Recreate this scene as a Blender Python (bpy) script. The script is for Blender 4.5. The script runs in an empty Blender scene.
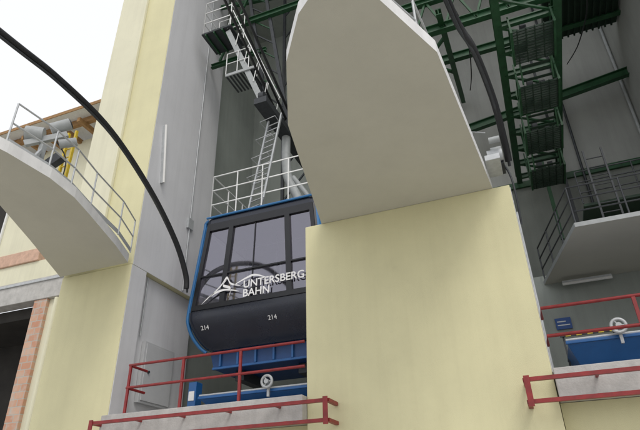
import bpy, bmesh, math, random
from mathutils import Matrix, Vector
random.seed(4)
sc=bpy.context.scene
# ------------------------------------------------------------ materials
def mat(name,col,rough=0.6,metal=0.0,var=0.10,scale=1.5,bump=0.0,bscale=40,streak=0.0,spec=0.5,dirt=None):
    m=bpy.data.materials.new(name); m.use_nodes=True; nt=m.node_tree; N=nt.nodes; L=nt.links
    b=N["Principled BSDF"]; b.inputs["Roughness"].default_value=rough; b.inputs["Metallic"].default_value=metal
    b.inputs["Specular IOR Level"].default_value=spec
    tc=N.new("ShaderNodeTexCoord")
    n=N.new("ShaderNodeTexNoise"); n.inputs["Scale"].default_value=scale; n.inputs["Detail"].default_value=6; n.inputs["Roughness"].default_value=0.6
    L.new(tc.outputs["Object"],n.inputs["Vector"])
    r=N.new("ShaderNodeValToRGB"); r.color_ramp.elements[0].position=0.3; r.color_ramp.elements[1].position=0.7
    lo=[c*(1-var) for c in col]; hi=[min(1,c*(1+var*0.6)) for c in col]
    r.color_ramp.elements[0].color=(*lo,1); r.color_ramp.elements[1].color=(*hi,1)
    L.new(n.outputs["Fac"],r.inputs["Fac"]); out=r.outputs["Color"]
    if streak>0:
        mp=N.new("ShaderNodeMapping"); mp.inputs["Scale"].default_value=(2.2,2.2,0.12); L.new(tc.outputs["Object"],mp.inputs["Vector"])
        n2=N.new("ShaderNodeTexNoise"); n2.inputs["Scale"].default_value=1.6; n2.inputs["Detail"].default_value=7; n2.inputs["Roughness"].default_value=0.65; L.new(mp.outputs[0],n2.inputs["Vector"])
        r2=N.new("ShaderNodeValToRGB"); r2.color_ramp.elements[0].position=0.45; r2.color_ramp.elements[1].position=0.75
        L.new(n2.outputs["Fac"],r2.inputs["Fac"])
        mu=N.new("ShaderNodeMath"); mu.operation='MULTIPLY'; mu.inputs[1].default_value=streak; L.new(r2.outputs["Color"],mu.inputs[0])
        mx=N.new("ShaderNodeMix"); mx.data_type='RGBA'; L.new(mu.outputs[0],mx.inputs[0]); L.new(out,mx.inputs[6])
        d=dirt or [c*0.55 for c in col]; mx.inputs[7].default_value=(*d,1); out=mx.outputs[2]
        # small stains
        n4=N.new("ShaderNodeTexNoise"); n4.inputs["Scale"].default_value=5; n4.inputs["Detail"].default_value=8; n4.inputs["Roughness"].default_value=.7; L.new(tc.outputs["Object"],n4.inputs["Vector"])
        r4=N.new("ShaderNodeMapRange"); r4.inputs["From Min"].default_value=.62; r4.inputs["From Max"].default_value=.74; r4.inputs["To Max"].default_value=streak*1.3; L.new(n4.outputs["Fac"],r4.inputs["Value"])
        m4=N.new("ShaderNodeMix"); m4.data_type='RGBA'; L.new(r4.outputs[0],m4.inputs[0]); L.new(out,m4.inputs[6]); m4.inputs[7].default_value=(*d,1); out=m4.outputs[2]
    L.new(out,b.inputs["Base Color"])
    if bump>0:
        n3=N.new("ShaderNodeTexNoise"); n3.inputs["Scale"].default_value=bscale; n3.inputs["Detail"].default_value=4; L.new(tc.outputs["Object"],n3.inputs["Vector"])
        bp=N.new("ShaderNodeBump"); bp.inputs["Strength"].default_value=bump; bp.inputs["Distance"].default_value=0.02
        L.new(n3.outputs["Fac"],bp.inputs["Height"]); L.new(bp.outputs[0],b.inputs["Normal"])
    rr=N.new("ShaderNodeMapRange"); rr.inputs["To Min"].default_value=max(0.02,rough-0.08); rr.inputs["To Max"].default_value=min(1,rough+0.1)
    L.new(n.outputs["Fac"],rr.inputs["Value"]); L.new(rr.outputs[0],b.inputs["Roughness"])
    return m
CREAM=mat("cream_plaster",(0.69,0.655,0.41),0.85,var=0.06,scale=0.7,bump=0.25,bscale=60,streak=0.17,dirt=(0.50,0.46,0.28))
CREAM2=mat("pale_plaster",(0.73,0.71,0.54),0.85,var=0.05,scale=0.9,bump=0.25,bscale=60,streak=0.22)
GREYP=mat("grey_plaster",(0.66,0.665,0.68),0.85,var=0.05,scale=0.6,bump=0.2,bscale=50,streak=0.18)
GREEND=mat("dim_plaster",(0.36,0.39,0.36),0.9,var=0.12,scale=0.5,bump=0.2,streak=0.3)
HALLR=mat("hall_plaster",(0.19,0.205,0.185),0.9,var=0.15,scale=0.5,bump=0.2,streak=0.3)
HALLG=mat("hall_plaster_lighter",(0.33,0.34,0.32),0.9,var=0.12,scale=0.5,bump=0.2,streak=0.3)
SLAB=mat("slab_paint",(0.58,0.57,0.50),0.85,var=0.05,scale=0.6,bump=0.15,bscale=40,streak=.06)
RIM=mat("slab_rim",(0.80,0.80,0.79),0.7,var=0.08,scale=3,streak=0.2)
CONC=mat("raw_concrete",(0.50,0.49,0.47),0.9,var=0.2,scale=3,bump=0.4,bscale=25,streak=0.35)
RED=mat("red_paint",(0.26,0.022,0.022),0.45,var=0.3,scale=6,bump=0.05)
GREEN=mat("green_steel",(0.016,0.075,0.028),0.5,var=0.35,scale=4,bump=0.05)
DGREEN=mat("dark_green_grating",(0.010,0.03,0.016),0.7,var=0.3,scale=5)
GALV=mat("galvanised_steel",(0.50,0.52,0.53),0.5,metal=0.3,var=0.15,scale=8)
GREYM=mat("grey_machine_paint",(0.36,0.38,0.38),0.5,var=0.15,scale=5)
DOORG=mat("grey_door_paint",(0.52,0.53,0.54),0.5,var=0.05,scale=3)
WHITEP=mat("white_paint",(0.74,0.75,0.74),0.5,var=0.08,scale=6)
DARKST=mat("dark_steel",(0.05,0.055,0.06),0.5,metal=0.3,var=0.3,scale=8)
ROPE=mat("greased_rope",(0.012,0.013,0.015),0.45,var=0.4,scale=30,bump=0.5,bscale=90)
NAVY=mat("navy_lacquer",(0.010,0.014,0.028),0.25,var=0.15,scale=2,spec=0.6)
BLUE=mat("blue_lacquer",(0.012,0.10,0.30),0.3,var=0.15,scale=2,streak=.15)
BLUET=mat("blue_trim_paint",(0.03,0.16,0.38),0.3,var=0.1,scale=2)
DBLUE=mat("blue_underside",(0.01,0.055,0.18),0.45,var=0.2,scale=3)
BLACK=mat("black_frame",(0.008,0.009,0.012),0.35,var=0.2,scale=5)
YEL=mat("yellow_paint",(0.62,0.45,0.03),0.5,var=0.15,scale=6)
TIMB=mat("timber",(0.33,0.19,0.08),0.8,var=0.3,scale=6)
SALMON=mat("salmon_blockwork",(0.60,0.40,0.30),0.9,var=0.2,scale=5,bump=0.3)
INNER=mat("cabin_lining",(0.55,0.55,0.60),0.6,var=0.08)
LOGO=mat("white_lettering",(0.8,0.8,0.8),0.5,var=0.02)
TUBEM=mat("lamp_diffuser",(0.78,0.78,0.76),0.4,var=0.03)
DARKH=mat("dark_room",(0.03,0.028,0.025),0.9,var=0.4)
SIGNB=mat("sign_blue",(0.02,0.08,0.28),0.5,var=0.05)
def brickmat():
    m=bpy.data.materials.new("brickwork"); m.use_nodes=True; nt=m.node_tree; N=nt.nodes; L=nt.links
    b=N["Principled BSDF"]; b.inputs["Roughness"].default_value=0.9
    tc=N.new("ShaderNodeTexCoord"); mp=N.new("ShaderNodeMapping"); mp.inputs["Rotation"].default_value=(math.radians(90),0,0)
    L.new(tc.outputs["Object"],mp.inputs["Vector"])
    br=N.new("ShaderNodeTexBrick"); br.inputs["Color1"].default_value=(0.50,0.25,0.16,1); br.inputs["Color2"].default_value=(0.60,0.38,0.27,1)
    br.inputs["Mortar"].default_value=(0.45,0.42,0.37,1); br.inputs["Scale"].default_value=1.0
    br.inputs["Brick Width"].default_value=0.5; br.inputs["Row Height"].default_value=0.28; br.inputs["Mortar Size"].default_value=0.02
    L.new(mp.outputs[0],br.inputs["Vector"])
    n=N.new("ShaderNodeTexNoise"); n.inputs["Scale"].default_value=4; n.inputs["Detail"].default_value=6; L.new(tc.outputs["Object"],n.inputs["Vector"])
    mx=N.new("ShaderNodeMix"); mx.data_type='RGBA'; mp2=N.new("ShaderNodeMapRange"); mp2.inputs["From Min"].default_value=.45; mp2.inputs["From Max"].default_value=.75; mp2.inputs["To Max"].default_value=.7
    L.new(n.outputs["Fac"],mp2.inputs["Value"]); L.new(mp2.outputs[0],mx.inputs[0]); L.new(br.outputs["Color"],mx.inputs[6]); mx.inputs[7].default_value=(.5,.47,.42,1)
    L.new(mx.outputs[2],b.inputs["Base Color"])
    bp=N.new("ShaderNodeBump"); bp.inputs["Strength"].default_value=0.5; bp.inputs["Distance"].default_value=0.02; bp.invert=True
    L.new(br.outputs["Fac"],bp.inputs["Height"]); L.new(bp.outputs[0],b.inputs["Normal"])
    return m
BRICK=brickmat()
def glassmat():
    m=bpy.data.materials.new("tinted_glass"); m.use_nodes=True; nt=m.node_tree; N=nt.nodes; L=nt.links
    N.clear(); o=N.new("ShaderNodeOutputMaterial"); t=N.new("ShaderNodeBsdfTransparent"); t.inputs[0].default_value=(0.55,0.54,0.60,1)
    g=N.new("ShaderNodeBsdfGlossy"); g.inputs["Roughness"].default_value=0.05; g.inputs[0].default_value=(0.84,0.82,0.93,1)
    f=N.new("ShaderNodeFresnel"); f.inputs[0].default_value=2.9
    tc=N.new("ShaderNodeTexCoord"); n=N.new("ShaderNodeTexNoise"); n.inputs["Scale"].default_value=0.8; L.new(tc.outputs["Object"],n.inputs["Vector"])
    bp=N.new("ShaderNodeBump"); bp.inputs["Strength"].default_value=0.10; L.new(n.outputs["Fac"],bp.inputs["Height"]); L.new(bp.outputs[0],g.inputs["Normal"])
    mx=N.new("ShaderNodeMixShader"); L.new(f.outputs[0],mx.inputs[0]); L.new(t.outputs[0],mx.inputs[1]); L.new(g.outputs[0],mx.inputs[2]); L.new(mx.outputs[0],o.inputs[0])
    return m
GLASS=glassmat()
# ------------------------------------------------------------ geometry builder
class G:
    def __init__(s): s.v=[]; s.f=[]; s.m=[]; s.mats=[]; s.sm=[]
    def mi(s,m):
        if m not in s.mats: s.mats.append(m)
        return s.mats.index(m)
    def add(s,vs,fs,m,smooth=False):
        o=len(s.v); s.v+= [tuple(x) for x in vs]; k=s.mi(m)
        for f in fs: s.f.append([i+o for i in f]); s.m.append(k); s.sm.append(smooth)
    def box(s,x0,x1,y0,y1,z0,z1,m):
        vs=[(x0,y0,z0),(x1,y0,z0),(x1,y1,z0),(x0,y1,z0),(x0,y0,z1),(x1,y0,z1),(x1,y1,z1),(x0,y1,z1)]
        s.add(vs,[(0,3,2,1),(4,5,6,7),(0,1,5,4),(1,2,6,5),(2,3,7,6),(3,0,4,7)],m)
    def prism(s,poly,z0,z1,m,mside=None):
        n=len(poly); vs=[(x,y,z0) for x,y in poly]+[(x,y,z1) for x,y in poly]
        s.add(vs,[list(range(n))[::-1],list(range(n,2*n))],m)
        s.add(vs,[(i,(i+1)%n,n+(i+1)%n,n+i) for i in range(n)],mside or m)
    def yprism(s,poly,y0,y1,m):
        n=len(poly); vs=[(x,y0,z) for x,z in poly]+[(x,y1,z) for x,z in poly]
        s.add(vs,[list(range(n)),list(range(n,2*n))[::-1]]+[((i+1)%n,i,n+i,n+(i+1)%n) for i in range(n)],m)
    def beam(s,a,b,w,h,m):
        a=Vector(a); b=Vector(b); d=(b-a).normalized(); up=Vector((0,0,1))
        if abs(d.z)>0.95: up=Vector((0,1,0))
        x=d.cross(up).normalized(); u=x.cross(d).normalized()
        vs=[p+x*sx*w/2+u*sy*h/2 for p in (a,b) for sx,sy in ((-1,-1),(1,-1),(1,1),(-1,1))]
        s.add(vs,[(3,2,1,0),(4,5,6,7),(0,1,5,4),(1,2,6,5),(2,3,7,6),(3,0,4,7)],m)
    def ibeam(s,a,b,w,h,m,t=0.03):
        a=Vector(a); b=Vector(b); up=Vector((0,0,1))
        s.beam(a+up*(h/2-t/2),b+up*(h/2-t/2),w,t,m); s.beam(a-up*(h/2-t/2),b-up*(h/2-t/2),w,t,m); s.beam(a,b,t,h-2*t-0.002,m)
    def tube(s,pts,r,m,n=10,closed=False):
        pts=[Vector(p) for p in pts]; k=len(pts); rings=[]; prev=None
        for i,p in enumerate(pts):
            if closed: d=(pts[(i+1)%k]-pts[i-1]).normalized()
            else: d=(pts[min(i+1,k-1)]-pts[max(i-1,0)]).normalized()
            ref=prev if prev is not None else (Vector((0,0,1)) if abs(d.z)<0.9 else Vector((1,0,0)))
            x=d.cross(ref).normalized() if prev is None else (ref-d*ref.dot(d)).normalized()
            prev=x; y=d.cross(x)
            rings.append([p+(x*math.cos(2*math.pi*j/n)+y*math.sin(2*math.pi*j/n))*r for j in range(n)])
        vs=[v for R_ in rings for v in R_]; fs=[]
        for i in range(k if closed else k-1):
            i2=(i+1)%k
            for j in range(n): fs.append((i*n+j,i*n+(j+1)%n,i2*n+(j+1)%n,i2*n+j))
        s.add(vs,fs,m,True)
        if not closed: s.add(rings[0]+rings[-1],[list(range(n))[::-1],list(range(n,2*n))],m)
    def cyl(s,a,b,r,m,n=20): s.tube([a,b],r,m,n)
    def rail(s,pts,h,rows,r,m,toe=None,post=1.4):
        pts=[Vector(p) for p in pts]
        for k in range(rows):
            z=h*(k+1)/rows; s.tube([p+Vector((0,0,z)) for p in pts],r,m,8)
        for i in range(len(pts)-1):
            d=pts[i+1]-pts[i]; q=max(1,int(round(d.length/post)))
            for j in range(q+(1 if i==len(pts)-2 else 0)):
                p=pts[i]+d*(j/q); s.tube([p,p+Vector((0,0,h))],r,m,8)
        if toe: 
            for i in range(len(pts)-1): s.beam(pts[i]+Vector((0,0,.08)),pts[i+1]+Vector((0,0,.08)),0.012,0.13,m)
    def ladder(s,a,b,w,wd,m,step=0.3,r=0.03):
        a=Vector(a); b=Vector(b); wd=Vector(wd).normalized()*w/2; d=b-a; n=int(d.length/step)
        s.beam(a-wd,b-wd,r*2,r*2.5,m); s.beam(a+wd,b+wd,r*2,r*2.5,m)
        for i in range(1,n): p=a+d*(i/n); s.tube([p-wd,p+wd],r*0.7,m,6)
    def done(s,name,parent=None,bevel=0.0):
        me=bpy.data.meshes.new(name); me.from_pydata(s.v,[],s.f)
        for m in s.mats: me.materials.append(m)
        for p,k,q in zip(me.polygons,s.m,s.sm): p.material_index=k; p.use_smooth=q
        me.update(); o=bpy.data.objects.new(name,me); sc.collection.objects.link(o)
        if parent: o.parent=parent
        if bevel>0:
            b=o.modifiers.new("bevel","BEVEL"); b.width=bevel; b.segments=2; b.limit_method='ANGLE'; b.angle_limit=math.radians(50)
        return o
def empty(name):
    e=bpy.data.objects.new(name,None); sc.collection.objects.link(e); return e
def smoothpts(p,n=8):
    out=[]; P=[Vector(q) for q in p]
    for i in range(len(P)-1):
        a=P[max(i-1,0)];b=P[i];c=P[i+1];d=P[min(i+2,len(P)-1)]
        for j in range(n):
            t=j/n; out.append(0.5*((2*b)+(c-a)*t+(2*a-5*b+4*c-d)*t*t+(3*b-a-3*c+d)*t**3))
    out.append(P[-1]); return out
# ------------------------------------------------------------ ground
g=G(); g.box(-400,400,-400,400,-0.2,0,mat("paving",(0.42,0.41,0.39),0.9,var=0.15,scale=0.3,bump=0.3,bscale=30)); g.done("ground")
# ------------------------------------------------------------ station
st=empty("cable_car_station")
g=G(); g.box(-5.05,0.30,12,14.6,0,8.56,CREAM); g.done("middle_block",st,0.02)
g=G(); g.box(0.303,0.315,12.03,14.6,4.1,8.5,GREYP); g.done("block_return",st)
g=G(); g.box(-13.5,-10.8,12,12.72,0,8.56,CREAM); g.done("lower_left_wall",st,0.02)
g=G(); g.box(-10.797,-10.78,12.02,12.70,4,8.55,GREYP); g.done("wall_return",st)
g=G(); g.box(-13.5,-10.8,12.02,15.95,8.566,28,CREAM); g.done("pillar",st,0.03)
g=G(); g.box(-13.5,-12.15,11.90,12.018,8.85,28,CREAM2); g.done("pillar_strip",st,0.015)
g=G(); g.box(-13.4,-11.0,12.73,15.6,0,8.56,GREYP); g.done("lower_inner_wall",st,0.02)
g=G(); g.box(-10.797,-10.785,12.05,15.93,8.57,27.9,GREYP); g.done("pillar_inner_face",st)
g=G()
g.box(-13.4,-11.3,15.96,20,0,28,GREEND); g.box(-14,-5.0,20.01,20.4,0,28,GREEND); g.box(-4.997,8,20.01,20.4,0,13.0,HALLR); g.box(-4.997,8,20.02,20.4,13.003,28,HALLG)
g.box(-4.99,5.59,19.9,20.005,12.9,13.15,GREEN)
g.done("hall_walls",st)
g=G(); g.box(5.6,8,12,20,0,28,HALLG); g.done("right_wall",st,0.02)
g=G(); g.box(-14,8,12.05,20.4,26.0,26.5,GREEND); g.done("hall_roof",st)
g=G(); g.box(-10.77,-5.06,11.75,19.9,3.55,4.12,CONC); g.box(0.32,5.58,11.75,19.9,3.55,4.12,CONC); g.done("bay_floors",st,0.015)
g=G(); g.box(-10.79,-5.06,12.35,12.6,0,3.54,CREAM); g.box(0.32,5.58,12.35,12.6,0,3.54,CREAM); g.done("plinth",st)
g=G()
g.tube([(-10.94,13.0,6.6),(-10.94,13.0,8.5)],.022,GALV,8); g.tube([(-10.74,14.6,8.6),(-10.74,14.6,25)],.03,GALV,8)
g.box(-10.78,-10.68,14.45,14.75,11,11.4,GALV)
g.tube([(0.36,13.2,4.2),(0.36,13.2,8.4)],.03,GALV,8)
g.tube([(5.5,19.8,4),(5.5,19.8,25)],.06,GREYM,8); g.tube([(3.2,19.8,8),(3.2,19.8,25)],.05,DARKST,8)
g.done("conduits",st)
# ------------------------------------------------------------ slabs
def slab(name,poly,rails):
    e=empty(name); g=G(); g.prism(poly,8.56,8.84,SLAB,RIM); g.done("deck",e,0.012)
    g=G()
    for r in rails: g.rail([(x,y,8.84) for x,y in r],1.1,2,0.022,GALV,toe=True,post=1.3)
    g.done("guard_rail",e); return e
s1=slab("concrete_overhang",[(-4.58,12.6),(-4.58,12.05),(-3.65,7.84),(-2.95,6.25),(-2.35,5.4),(-1.9,5.05),(-1.55,5.12),(-1.15,5.5),(-0.48,7.06),(-0.09,12.05),(-0.09,12.6)],
   [[(-2.85,6.5),(-2.25,5.65),(-1.75,5.4),(-1.35,5.7),(-0.75,7.0),(-0.6,8.6)]])
s2=slab("concrete_overhang",[(-13.5,11.888),(-12.3,9.56),(-11.46,7.84),(-10.9,6.3),(-10.75,5.0),(-10.4,4.6),(-10.0,4.8),(-9.66,5.5),(-9.5,6.3),(-9.43,7.41),(-9.55,8.3),(-9.82,9.13),(-10.4,10.8),(-10.85,11.888)],
   [[(-10.75,11.8),(-10.3,10.7),(-9.95,9.2),(-9.65,8.2),(-9.55,7.4),(-9.62,6.3)],[(-11.35,7.8),(-12.2,9.6),(-13.2,11.6)]])
# ------------------------------------------------------------ red railings
def redrail(x0,x1,xr0,xr1,posts):
    g=G()
    for z in (5.42,4.82): g.tube([(xr0,12.75,z),(xr0,12.0,z),(xr1,12.0,z)],0.036,RED,10)
    for x in posts: g.beam((x,12.0,4.1),(x,12.0,5.42),0.07,0.05,RED); g.box(x-.08,x+.08,11.93,12.07,4.121,4.14,RED)
    for z in (3.88,3.47):
        g.beam((x0,11.42,z),(x1,11.42,z),0.09,0.075,RED)
        g.beam((x0,11.42,z),(x0,12.0,z),0.09,0.075,RED); 
        g.beam((x1,11.42,z),(x1,11.99,z),0.09,0.075,RED)
    for x in (x0+0.03,x1-0.03): g.beam((x,11.37,3.38),(x,11.37,3.95),0.11,0.03,RED)
    n=5
    for i in range(1,n):
        x=x0+(x1-x0)*i/n; g.beam((x,11.47,3.88),(x,11.75,3.88),0.05,0.05,RED)
    g.done("red_railing",None,0.006)
redrail(-10.75,-4.33,-10.3,-5.1,[-10.25,-8.55,-6.85])
redrail(-0.23,6.2,0.36,5.6,[2.12,3.9])
# ------------------------------------------------------------ track ropes
def trackrope(name,pts,r=.085):
    e=empty(name); P=smoothpts(pts,8); g=G(); g.tube(P,r,ROPE,14); g.done("rope",e)
    g=G(); off=Vector((0.0,0.06,-0.11)); g.tube([p+off for p in P[12:]],0.035,DARKST,8); g.done("shoe",e)
    return e
trackrope("track_rope",[(-9.6,-14,11.2),(-9.6,-4,11.1),(-9.6,1,11.1),(-9.6,5.37,11.27),(-9.6,7.11,11.35),(-9.6,8.99,11.14),(-9.6,10.93,10.3),(-9.6,12.38,9.3),(-9.6,13.1,8.45),(-9.62,13.25,8.0)])
trackrope("track_rope",[(-1.2,-10,12.2),(-0.8,3,12.0),(-0.18,8.7,11.6),(0.15,9.9,11.12),(0.36,11.1,10.5),(0.42,12.0,9.75),(0.42,12.3,9.4)])
# ------------------------------------------------------------ cabin
cb=empty("cable_car_cabin"); cx=-7.35; F=13.5; Bk=17.2
def fy(z):
    return F+0.10*(z-7.3)/3.0 if z>7.3 else F+max(0,(7.0-z))*0.6
Z0,Z1=7.315,10.31
def hwz(z): return 2.36+(2.08-2.36)*(z-7.3)/(10.35-7.3)
def ring(z,hw,y0,y1,r=0.25):
    out=[]
    for (sx,yy,sy) in ((-1,y0,1),(1,y0,1),(1,y1,-1),(-1,y1,-1)):
        c=Vector((cx+sx*(hw-r),yy+sy*r,z))
        a0={(-1,1):180,(1,1):270,(1,-1):0,(-1,-1):90}[(sx,sy)]
        for k in range(5):
            a=math.radians(a0+90*k/4); out.append((c.x+r*math.cos(a),c.y+r*math.sin(a),z))
    return out
def loft(g,zs,m,cap0=False,cap1=False,sm=False):
    R_=[ring(z,hw,fy(z),Bk+F-fy(z)) for z,hw in zs]; n=len(R_[0]); vs=[v for r in R_ for v in r]
    fs=[(i*n+j,i*n+(j+1)%n,(i+1)*n+(j+1)%n,(i+1)*n+j) for i in range(len(R_)-1) for j in range(n)]
    g.add(vs,fs,m,sm); c=[]
    if cap0: c.append(list(range(n))[::-1])
    if cap1: c.append([(len(R_)-1)*n+j for j in range(n)])
    if c: g.add(vs,c,m,False)
g=G(); loft(g,[(6.15,1.75),(6.25,1.95),(6.4,2.1),(6.6,2.22),(6.85,2.31),(7.05,2.35),(7.31,2.36)],NAVY,True,True,True); g.done("lower_body",cb)
g=G(); loft(g,[(10.3,2.08),(10.48,2.06),(10.6,1.95),(10.64,1.7)],NAVY,True,True); g.done("roof",cb)
g=G()
def fpt(t,z,off=0): return (cx+t*(hwz(z)-0.25),fy(z)+off,z)
g.add([fpt(-1,Z0,.03),fpt(1,Z0,.03),fpt(1,Z1,.03),fpt(-1,Z1,.03)],[(0,1,2,3)],GLASS)
yb=Bk
g.add([(cx-hwz(Z0)+.25,yb-.03,Z0),(cx+hwz(Z0)-.25,yb-.03,Z0),(cx+hwz(Z1)-.25,yb-.12,Z1),(cx-hwz(Z1)+.25,yb-.12,Z1)],[(0,1,2,3)],GLASS)
for s_ in (-1,1):
    g.add([(cx+s_*(hwz(Z0)-.03),F+.25,Z0),(cx+s_*(hwz(Z0)-.03),yb-.25,Z0),(cx+s_*(hwz(Z1)-.03),yb-.35,Z1),(cx+s_*(hwz(Z1)-.03),F+.35,Z1)],[(0,1,2,3)],GLASS)
g.done("glazing",cb)
g=G(); W=hwz(Z0)-0.25
ts=[-1.0,-0.53,0.55,1.0]
for t,w in zip(ts,(.13,.17,.17,.13)):
    g.beam(fpt(t,Z0,0.0),fpt(t,Z1,0.0),w,0.08,BLACK)
for zz,w in ((7.39,0.16),(8.42,0.045),(10.2,0.26)):
    g.beam(fpt(-1.02,zz,-0.004),fpt(1.02,zz,-0.004),0.07,w,BLACK)
for t in (-.06,): g.beam(fpt(t,Z0,.012),fpt(t,Z1,.012),0.025,0.03,BLACK)
for t in ts+[0]: g.beam((cx+t*W,Bk,Z0),(cx+t*(W-.25),Bk-.1,Z1),0.13,0.08,BLACK)
g.beam((cx-W,Bk,9.0),(cx+W,Bk,9.0),0.06,0.08,BLACK)
g.done("window_frames",cb)
g=G()
for sx in (-1,1):
    for y0,sy in ((0,1),(1,-1)):
        rows=[]
        for z in (Z0-0.01,Z1+0.01):
            yy=fy(z) if sy==1 else Bk+F-fy(z); r=.25; c=(cx+sx*(hwz(z)-r),yy+sy*r)
            a0={(-1,1):180,(1,1):270,(1,-1):0,(-1,-1):90}[(sx,sy)]
            rows.append([(c[0]+r*math.cos(math.radians(a0+90*k/6)),c[1]+r*math.sin(math.radians(a0+90*k/6)),z) for k in range(7)])
        n=7; vs=rows[0]+rows[1]
        side=[0,1,2,3] if (sx,sy) in ((-1,1),(1,-1)) else [2,3,4,5]
        for j in range(6): g.add(vs,[(j,j+1,n+j+1,n+j)],BLUET if j in side else BLACK,True)
g.done("corner_posts",cb)
g=G()
g.tube(smoothpts([(cx-1.95,F+.2,10.56),(cx-2.07,F+.2,10.45),(cx-hwz(Z1),F+.2,10.25),(cx-hwz(8.5)-0.01,F+.17,8.5),(cx-2.38,F+.15,7.3),(cx-2.36,F+.18,6.95),(cx-2.26,F+.32,6.6),(cx-2.08,F+.5,6.3),(cx-1.9,F+.6,6.15)],4),0.055,BLUET,8)
g.tube([(cx-1.95,F+.06,10.58),(cx+1.95,F+.06,10.58)],0.04,BLUET,8)
g.done("blue_trim",cb)
g=G()
g.box(cx-2.0,cx+2.0,F+.5,Bk-.5,7.1,7.3,INNER); g.box(cx-1.9,cx+1.9,F+.4,Bk-.4,10.2,10.28,INNER)
for x in (-1.2,0,1.2): g.tube([(cx+x,15,7.3),(cx+x,15,10.2)],0.03,GALV,8)
g.tube([(cx-1.8,F+.35,8.6),(cx+1.8,F+.35,8.6)],0.025,GALV,8); g.tube([(cx-1.8,14.6,9.7),(cx+1.8,14.6,9.7)],0.025,GALV,8)
for x in (-1.75,-.45,.8): g.box(cx+x,cx+x+.9,16.3,16.5,7.3,9.9,INNER)
g.box(cx-1.9,cx+1.9,F+.3,F+.36,7.3,7.9,DARKST)
g.done("interior",cb)
g=G()
g.yprism([(cx-1.85,6.14),(cx-1.7,5.65),(cx+1.7,5.65),(cx+1.85,6.14)],F+.75,Bk-.7,DBLUE)
for x in (-1.5,-.9,-.3,.3,.9,1.4): g.box(cx+x,cx+x+.07,F+.68,F+.748,5.7,6.13,BLUE)
g.box(cx-1.7,cx+1.7,F+.66,F+.745,5.62,5.69,BLUE)
for x in (-1.2,.9): g.box(cx+x,cx+x+.3,F+1.2,F+2.4,5.35,5.64,DARKST)
g.done("undercarriage",cb,0.012)
def text(body,x,z,size,name,off=0.0045,dy=-0.06,tilt=0):
    cu=bpy.data.curves.new(name,"FONT"); cu.body=body; cu.size=size; cu.extrude=0.004; cu.offset=off
    o=bpy.data.objects.new(name,cu); sc.collection.objects.link(o); cu.materials.append(LOGO)
    o.rotation_euler=(math.radians(90+tilt),0,0); o.location=(x,fy(z)+dy,z); o.parent=cb; return o
text("UNTERSBERG",-7.72,7.78,0.335,"lettering_upper"); text("BAHN",-7.72,7.49,0.335,"lettering_lower")
text("214",cx-1.85,6.72,.19,"number_near_door",0.002,-.025,31); text("214",cx+.42,6.72,.19,"number_by_corner",0.002,-.025,31)
g=G()
def ribbon(pts,w,y):
    P=smoothpts([(x,0,z) for x,z in pts],6); n=len(P)
    up=[(p.x,y,p.z+w*math.sin(math.pi*(i+.3)/n)) for i,p in enumerate(P)]; dn=[(p.x,y,p.z) for p in P]
    g.add(dn+up,[(i,i+1,n+i+1,n+i) for i in range(n-1)],LOGO)
yy=F-.055; o=-.26
ribbon([(-9.15,7.72+o),(-8.8,7.95+o),(-8.35,8.05+o),(-7.85,7.95+o)],.07,yy)
ribbon([(-8.95,7.86+o),(-8.5,8.2+o),(-8.3,8.42+o),(-8.15,8.22+o),(-7.8,8.12+o)],.09,yy)
ribbon([(-8.3,8.4+o),(-8.42,8.2+o),(-8.15,8.05+o),(-8.2,7.8+o)],.09,yy)
ribbon([(-8.1,8.15+o),(-7.6,8.32+o),(-7.3,8.36+o),(-6.9,8.22+o)],.07,yy)
g.done("mountain_logo",cb)
g=G(); g.rail([(cx-1.95,F+.25,10.62),(cx+1.95,F+.25,10.62),(cx+1.95,Bk-.3,10.62),(cx-1.95,Bk-.3,10.62),(cx-1.95,F+.25,10.62)],1.75,3,0.025,WHITEP,post=1.0)
g.done("roof_railing",cb)
g=G()
g.tube(smoothpts([(-6.6,15.2,10.6),(-6.65,15.2,11.6),(-7.1,15.2,12.8),(-7.15,15.2,14.6)],6),0.17,GREYM,14)
g.tube(smoothpts([(-5.9,15.2,10.6),(-6.2,15.2,11.5),(-6.85,15.2,12.6)],6),0.09,GREYM,12)
g.box(-7.4,-6.9,13.0,17.4,14.5,14.75,DARKST); g.box(-7.5,-6.2,14.2,16,10.65,10.85,DARKST)
for y in (13.2,14.0,14.8,15.6,16.4,17.2): g.cyl((-7.25,y,14.9),(-7.05,y,14.9),.2,DARKST,16)
g.done("hanger",cb)
g=G(); g.ladder((-7.75,14.0,10.7),(-7.05,14.0,14.5),0.5,(1,0,0.18),GALV,0.24); g.tube([(-7.25,13.7,11.0),(-6.65,13.7,14.4)],.03,GALV,8)
for i in range(4): 
    t=.3+i*.2; p=Vector((-7.75+.7*t,14,10.7+3.8*t)); g.tube([p+Vector((-.28,0,0)),p+Vector((-.3,-.45,0)),p+Vector((.3,-.45,.1)),p+Vector((.28,0,.1))],.015,GALV,6)
g.done("access_ladder",cb)
g=G()
for x,dz in ((-7.25,0),(-7.0,.0),(-6.7,-.2)):
    g.tube([(x,19.8,13.9+dz),(x,15,15.05+dz),(x,10.4,17.0+dz),(x,0,21.4+dz),(x,-40,39+dz)],0.05,ROPE,8)
g.done("haul_rope")
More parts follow.
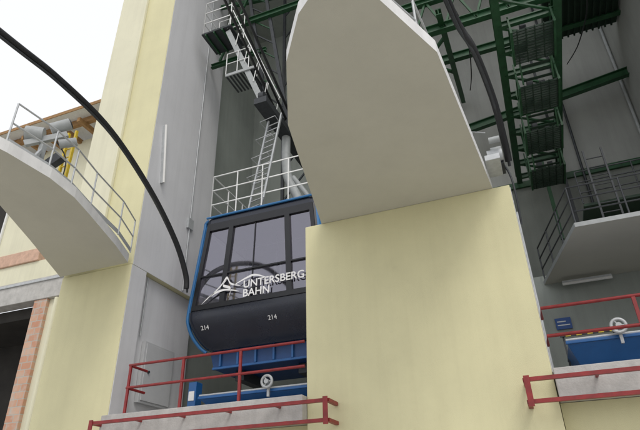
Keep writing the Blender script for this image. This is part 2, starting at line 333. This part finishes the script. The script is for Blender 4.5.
# ------------------------------------------------------------ staircase
ss=empty("steel_staircase"); g=G()
g.box(-10.3,-8.9,13.4,14.6,19.6,19.68,DARKST); g.rail([(-10.25,13.45,19.68),(-8.95,13.45,19.68),(-8.95,14.55,19.68),(-10.25,14.55,19.68),(-10.25,13.45,19.68)],1.9,3,0.025,WHITEP,post=1.3)
for x in (-10.1,-9.7,-9.3): g.beam((x,13.4,19.55),(x,14.6,19.55),.06,.1,GREEN)
g.done("upper_landing",ss)
g=G()
for y in (13.55,14.45): g.beam((-9.1,y,19.5),(-7.3,y,14.9),0.04,0.22,GREYM)
for i in range(1,18):
    t=i/18; x=-9.1+1.8*t; z=19.5-4.6*t; g.box(x-.14,x+.14,13.57,14.43,z,z+.03,DARKST)
for y in (13.5,14.5):
    g.tube([(-8.9,y,20.6),(-7.1,y,15.9)],.022,WHITEP,8)
    for i in range(5): t=i/4; g.tube([(-9.1+1.8*t,y,19.6-4.6*t),(-8.95+1.8*t,y,20.5-4.6*t)],.018,WHITEP,6)
for i in range(9): g.box(-9.0+i*.15,-8.94+i*.15,13.5,14.5,16.85,16.898,DARKST)
g.beam((-9,13.5,16.9),(-7.7,13.5,16.9),.05,.12,GREYM)
g.rail([(-9,13.5,16.96),(-8,13.5,16.96)],1.1,2,.02,WHITEP,post=.5)
g.done("flight",ss)
g=G()
g.ibeam((-10.7,14.8,21.3),(-5,14.8,21.3),.2,.3,GREEN); g.ibeam((-10.7,14.9,19.3),(-8,14.9,19.3),.16,.2,GREEN)
for x in (-9.4,-8.6): g.beam((x,14.9,26),(x+1.7,14.9,14.8),.14,.12,DARKST)
for i in range(12):
    t=i/12; a=Vector((-9.4+1.7*t,14.9,26-11.2*t)); b=Vector((-8.6+1.7*(t+1/12),14.9,26-11.2*(t+1/12))); g.beam(a,b,.06,.05,GREEN if i%2 else DARKST)
g.beam((-10.3,14.9,19.5),(-8.4,14.9,25),.09,.09,GREEN); g.beam((-10.7,15.2,23.5),(-5,15.2,22.3),.15,.2,GREEN)
for x in (-7.9,-6.6): g.beam((x,16.5,11),(x,16.5,26),.12,.12,DARKST)
for i in range(10): g.beam((-7.9,16.5,11+i*1.5),(-6.6,16.5,12.5+i*1.5),.06,.06,DARKST)
g.done("frame",ss)
# ------------------------------------------------------------ green gantry
gn=empty("steel_gantry"); g=G()
for x in (0.9,2.4): g.ibeam((x,10.2,13.2),(x,19.8,13.2),0.2,0.38,GREEN)
for y in [10.4+1.0*i for i in range(10)]: g.ibeam((0.9,y,13.1),(2.4,y,13.1),0.12,0.2,GREEN)
for i in range(9): y=10.4+i; g.beam((0.9,y,13.05),(2.4,y+1,13.05),.06,.06,GREEN)
g.done("main_girders",gn)
g=G()
for k,(y,z) in enumerate(((11.2,12.6),(13.0,12.2),(14.8,11.9),(16.6,11.6))):
    x0,x1=1.2,2.2
    for j in range(13): g.box(x0,x1,y+.04+j*.1,y+.07+j*.1,z-.04,z+.02,DGREEN)
    for j in range(5): g.box(x0+.1+j*.22,x0+.12+j*.22,y,y+1.3,z-.035,z+.015,DGREEN)
    g.box(x0-.06,x0-.003,y,y+1.3,z-.06,z+.08,GREEN); g.box(x1+.003,x1+.06,y,y+1.3,z-.06,z+.08,GREEN)
    for x in (x0-.03,x1+.03):
        for yy in (y+.05,y+1.25): g.beam((x,yy,z),(x,yy,13.1),.045,.045,GREEN)
        g.tube([(x,y,z+.55),(x,y+1.3,z+.55)],.018,GREEN,6)
    if k<3: # steps linking the platforms
        for x in (x0+.1,x1-.1): g.beam((x,y+1.3,z),(x,y+1.8,z-.35),.04,.12,GREEN)
        for q in range(3): g.box(x0+.12,x1-.12,y+1.35+q*.16,y+1.45+q*.16,z-.08-q*.11,z-.06-q*.11,DGREEN)
    g.cyl((1.45,y+.6,z+.4),(1.6,y+.6,z+.4),.26,DARKST,18); g.cyl((1.8,y+.75,z+.4),(1.95,y+.75,z+.4),.2,DARKST,18)
g.done("sheave_platforms",gn)
g=G()
for y,z in ((13.2,15.6),):
    g.ibeam((-4.5,y,z),(5.6,y,z),.22,.32,GREEN)
    g.ibeam((-4.5,y,z+1.4),(5.6,y,z+1.4),.2,.25,GREEN)
    for i in range(10): x=-4.5+i; g.beam((x,y,z),(x+.5,y,z+1.4),.07,.07,GREEN); g.beam((x+.5,y,z+1.4),(x+1,y,z),.07,.07,GREEN)
g.ibeam((-4.5,18.9,15.0),(5.6,18.9,16.4),.22,.35,GREEN); g.ibeam((-4.5,17.2,18.0),(5.6,17.2,18.0),.22,.35,GREEN)
for x in (-2.5,-0.6): g.ibeam((x,12.5,15.6),(x,19.8,17.8),.18,.26,GREEN)
g.beam((-2.5,14,16),(-.6,17,17),.1,.1,GREEN); g.beam((-.6,14,16),(-2.5,17,17),.1,.1,GREEN)
g.box(2.9,5.55,12.5,17.8,18.0,18.2,DGREEN); 
for i in range(12): g.box(2.9+i*.22,2.96+i*.22,12.5,17.8,17.9,17.998,DGREEN)
g.beam((1.8,19,10.0),(1.8,19,16),.12,.12,GREEN); g.beam((2.5,19.6,9.0),(2.5,19.6,19),.1,.1,DARKST)
g.done("trusses",gn)
g=G()
for x,s_ in ((-1.8,.5),(-.2,.3),(3.6,.4)):
    g.tube(smoothpts([(x,13.4,17.0),(x+s_,14.5,16.3),(x+.2,16.4,16.3),(x,18.5,17.2)],6),.022,ROPE,6)
g.done("sagging_cables",gn)
e=empty("rope_saddle"); g=G()
g.box(-0.12,0.22,11.2,12.0,8.85,9.0,GALV); g.cyl((-.05,11.6,9.2),(.3,11.6,9.2),.15,GALV,18); g.box(.05,.3,11.7,12.2,9.0,9.5,DARKST)
for y in (11.3,11.75): g.cyl((0.05,y,9.45),(.3,y,9.45),.08,GREYM,12)
g.tube([(0.1,11.3,9.5),(0.25,11.9,9.9)],.035,GALV,8); g.tube([(-.3,11.4,8.85),(-.3,11.4,9.9),(0.0,11.7,10.0)],.025,GALV,8)
g.tube(smoothpts([(0.1,11.9,9.5),(.35,12.1,9.0),(.4,12.1,8.4),(.38,12.3,7.6)],6),.025,DARKST,8)
g.done("frame",e,0.01)
# ------------------------------------------------------------ right bay
e=empty("maintenance_platform"); g=G()
g.prism([(0.8,17.75),(1.67,13.85),(5.58,13.85),(5.58,17.75)],8.0,8.12,SLAB,GREYM); g.done("deck",e,0.01)
g=G(); g.rail([(0.85,17.6,8.12),(1.72,13.95,8.12),(5.5,13.95,8.12)],1.1,3,.024,DARKST,post=1.1)
g.ladder((2.9,15.5,8.12),(2.9,15.5,11.2),.5,(1,0,0),DARKST,.3,.025)
g.rail([(2.3,15.8,9.6),(5.4,15.8,9.6)],1.1,3,.022,DARKST); g.box(2.3,5.5,15.8,17.0,9.5,9.58,DGREEN)
g.done("railing",e)
g=G(); g.box(0.32,5.58,17.76,17.9,4.12,8.3,GREEND); g.done("bay_rear_wall",st)
def lamp(a,b,off):
    e=empty("fluorescent_lamp"); a=Vector(a); b=Vector(b); g=G(); g.beam(a,b,.14,.07,GALV); g.done("housing",e)
    o=Vector(off); g=G(); g.tube([a+o,b+o],.045,TUBEM,12); g.done("diffuser",e)
lamp((-10.72,12.75,11.9),(-10.72,12.45,14.2),(0.07,0,0))
lamp((1.3,17.4,7.85),(2.7,17.4,7.85),(0,-.04,-.06))
def dock(x0,x1,y,rx,zt,zb):
    e=empty("docking_trough"); g=G()
    g.add([(x0,y,zt),(x1,y,zt),(x1,y+.5,zb),(x0+.25,y+.5,zb),(x0,y+1.6,zt),(x1,y+1.6,zt),(x1,y+1.1,zb),(x0+.25,y+1.1,zb)],
      [(0,3,2,1),(4,5,6,7),(3,7,6,2),(0,4,7,3),(1,2,6,5),(0,1,5,4)],BLUE)
    g.box(x0-.03,x1,y-.05,y+.02,zt,zt+.07,BLUE)
    g.box(x0-.02,x1,y-.02,y+.3,zt+.075,zt+.12,GALV)
    g.box(x0+.4,x0+.5,y+.6,y+.9,4.12,zb+.1,DARKST); g.box(x1-.5,x1-.4,y+.6,y+.9,4.12,zb+.1,DARKST)
    g.done("trough",e,0.012)
    g=G(); C=Vector((rx,y-.2,zt+.22)); g.tube([C+Vector((.14*math.cos(a),0,.14*math.sin(a))) for a in [i*math.pi/12 for i in range(24)]],.035,GALV,10,closed=True)
    g.cyl(C+Vector((0,-.05,0)),C+Vector((0,.1,0)),.06,GALV,14); g.beam(C+Vector((0,0.1,0)),C+Vector((0,0.1,-.35)),.06,.06,GALV)
    for a in (0,2.09,4.19): g.tube([C,C+Vector((.13*math.cos(a),0,.13*math.sin(a)))],.018,GALV,6)
    g.done("guide_wheel",e)
dock(0.75,4.2,12.8,1.8,4.8,4.25)
dock(-8.3,-5.2,12.5,-6.25,4.42,4.14)
g=G(); g.box(-8.95,-8.7,12.9,13.2,4.12,5.0,BLUE); g.box(-8.92,-8.74,12.88,12.898,4.5,4.75,WHITEP); g.done("control_post",None,.01)
e=empty("wall_sign"); g=G(); g.box(.85,1.3,17.70,17.73,6.5,6.85,SIGNB); g.box(.9,1.25,17.694,17.698,6.61,6.64,WHITEP); g.box(.9,1.15,17.694,17.698,6.72,6.75,WHITEP); g.done("panel",e)
g=G()
for i in range(10): g.box(.7+i*.12,.82+i*.12,13.95,14.0,5.28,5.38,YEL if i%2 else BLACK)
for x in (.75,1.85): g.box(x,x+.04,14.01,14.05,4.12,5.38,DARKST)
g.done("hazard_barrier")
e=empty("electrical_cabinet"); g=G(); g.box(-10.99,-10.86,13.2,14.7,4.7,6.5,DOORG); g.box(-10.857,-10.83,13.27,14.63,4.77,6.43,DOORG); g.cyl((-10.83,13.45,5.6),(-10.78,13.45,5.6),.04,DARKST,10)
g.done("casing",e,.01)
# ------------------------------------------------------------ items on left overhang
e=empty("rope_guide_rollers"); g=G(); zb=8.84
g.beam((-10.6,7.9,zb),(-10.6,7.9,10.2),.14,.14,GREYM); g.beam((-10.9,7.6,10.1),(-10.2,8.2,10.6),.12,.16,GREYM)
g.cyl((-10.95,7.6,10.45),(-10.6,7.85,10.45),.2,GREYM,18); g.cyl((-10.97,7.58,10.45),(-10.95,7.6,10.45),.17,DARKST,18)
g.cyl((-10.55,7.95,10.7),(-10.2,8.2,10.95),.16,GREYM,18); g.cyl((-10.2,8.2,10.95),(-10.18,8.215,10.965),.13,DARKST,18)
g.cyl((-10.3,8.1,10.25),(-9.98,8.35,10.4),.12,GREYM,16); g.beam((-10.4,7.3,zb),(-10.5,7.8,9.9),.08,.08,GALV); g.box(-10.9,-10.3,7.6,8.2,zb+.003,9.0,GALV)
g.beam((-11,7.9,9.1),(-10.1,8.1,9.8),.2,.25,DARKST); g.beam((-10.9,8.0,9.7),(-10.3,7.8,9.2),.1,.1,GALV)
g.tube(smoothpts([(-10.5,8,10.5),(-10.3,8.4,10.0),(-10.45,8.6,9.3),(-10.4,8.9,8.9)],5),.02,DARKST,6)
g.done("assembly",e,.01)
g=G(); g.ladder((-11.0,9.0,zb),(-11.0,9.0,11.5),.28,(1,0,0),YEL,.28,.03); g.done("yellow_ladder")
# ------------------------------------------------------------ neighbouring building
nb=empty("neighbouring_building"); g=G(); NY=16
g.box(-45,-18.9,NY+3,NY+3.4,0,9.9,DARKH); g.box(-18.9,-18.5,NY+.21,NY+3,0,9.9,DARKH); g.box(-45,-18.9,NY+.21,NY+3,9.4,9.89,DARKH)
for i in range(3): g.box(-30,-19.5,NY+1.8,NY+2.1,2.6+i*1.1,2.68+i*1.1,TIMB)
for x in (-20.2,-22.5,-25): g.box(x,x+.12,NY+1.1,NY+1.19,0,8.6,DARKST)
g.done("opening_interior",nb)
g=G(); g.box(-45,-14.5,NY-.4,NY+.2,9.9,10.9,CONC); g.box(-45,-14.5,NY-.46,NY-.405,10.7,10.82,GALV); g.done("lintel",nb,.02)
g=G(); g.box(-18.9,-18.2,NY-.35,NY+.2,0,9.89,BRICK); g.done("brick_pier",nb)
g=G(); g.box(-45,-19.4,NY-.3,NY+.2,11.9,12.5,SALMON); g.done("blockwork_band",nb,.02)
g=G(); g.box(-18.2,-13.6,NY-.2,NY+.2,0,9.89,CREAM2); g.box(-45,-14,NY-.2,NY+.2,10.91,11.89,CREAM2); g.box(-45,-14,NY-.2,NY+.2,12.51,18.2,CREAM2); 
g.done("plaster_wall",nb)
g=G()
for i in range(5): x=-24.2-i*4; g.box(x,x+1.9,NY-.26,NY-.21,12.9,15.6,DARKH); g.box(x-.1,x-.003,NY-.3,NY-.21,12.8,15.7,WHITEP); g.box(x+1.903,x+2.0,NY-.3,NY-.21,12.8,15.7,WHITEP); g.box(x+.9,x+.97,NY-.29,NY-.263,12.9,15.6,WHITEP)
g.box(-45,-14,NY-1.2,NY-1.0,18.3,18.6,TIMB)
for i in range(26): x=-44+i*1.15; g.box(x,x+.16,NY-1.6,NY+.3,18.05,18.28,TIMB)
g.box(-45,-14,NY-1.8,NY+1,18.61,18.7,WHITEP); g.box(-45,-14,NY-1.84,NY-1.803,18.55,18.72,TIMB)
g.tube([(-17.6,NY-.4,0),(-17.6,NY-.4,9.8)],.1,CREAM2,12)
g.done("eave_and_windows",nb)
# ------------------------------------------------------------ camera, light
cam=bpy.data.cameras.new("camera"); co=bpy.data.objects.new("camera",cam); sc.collection.objects.link(co)
cam.lens=30.5; cam.sensor_width=36; cam.clip_end=2000
R=Matrix.Rotation(math.radians(21),3,'Z')@Matrix.Rotation(math.radians(90+29.4),3,'X')@Matrix.Rotation(math.radians(-1.5),3,'Z')
co.matrix_world=Matrix.Translation((0,0,1.6))@R.to_4x4(); sc.camera=co
w=bpy.data.worlds.new("World"); sc.world=w; w.use_nodes=True; N=w.node_tree.nodes; L=w.node_tree.links
bg=N["Background"]; sk=N.new("ShaderNodeTexSky"); sk.sky_type='NISHITA'; sk.sun_disc=False
el=math.radians(50); az=math.radians(150)
sk.sun_elevation=el; sk.sun_rotation=az; sk.dust_density=4
mx=N.new("ShaderNodeMix"); mx.data_type='RGBA'; mx.inputs[0].default_value=0.8; mx.inputs[7].default_value=(8.0,8.0,8.1,1)
L.new(sk.outputs[0],mx.inputs[6]); L.new(mx.outputs[2],bg.inputs[0]); bg.inputs[1].default_value=0.15
sun=bpy.data.lights.new("sun","SUN"); sun.energy=0.9; sun.angle=math.radians(20); sun.color=(1,0.98,0.94)
so=bpy.data.objects.new("sun",sun); sc.collection.objects.link(so)
d=Vector((math.sin(az)*math.cos(el),math.cos(az)*math.cos(el),math.sin(el)))
so.rotation_euler=d.to_track_quat('Z','Y').to_euler(); so.location=d*50
sc.view_settings.view_transform='Standard'; sc.view_settings.look='None'; sc.view_settings.exposure=0
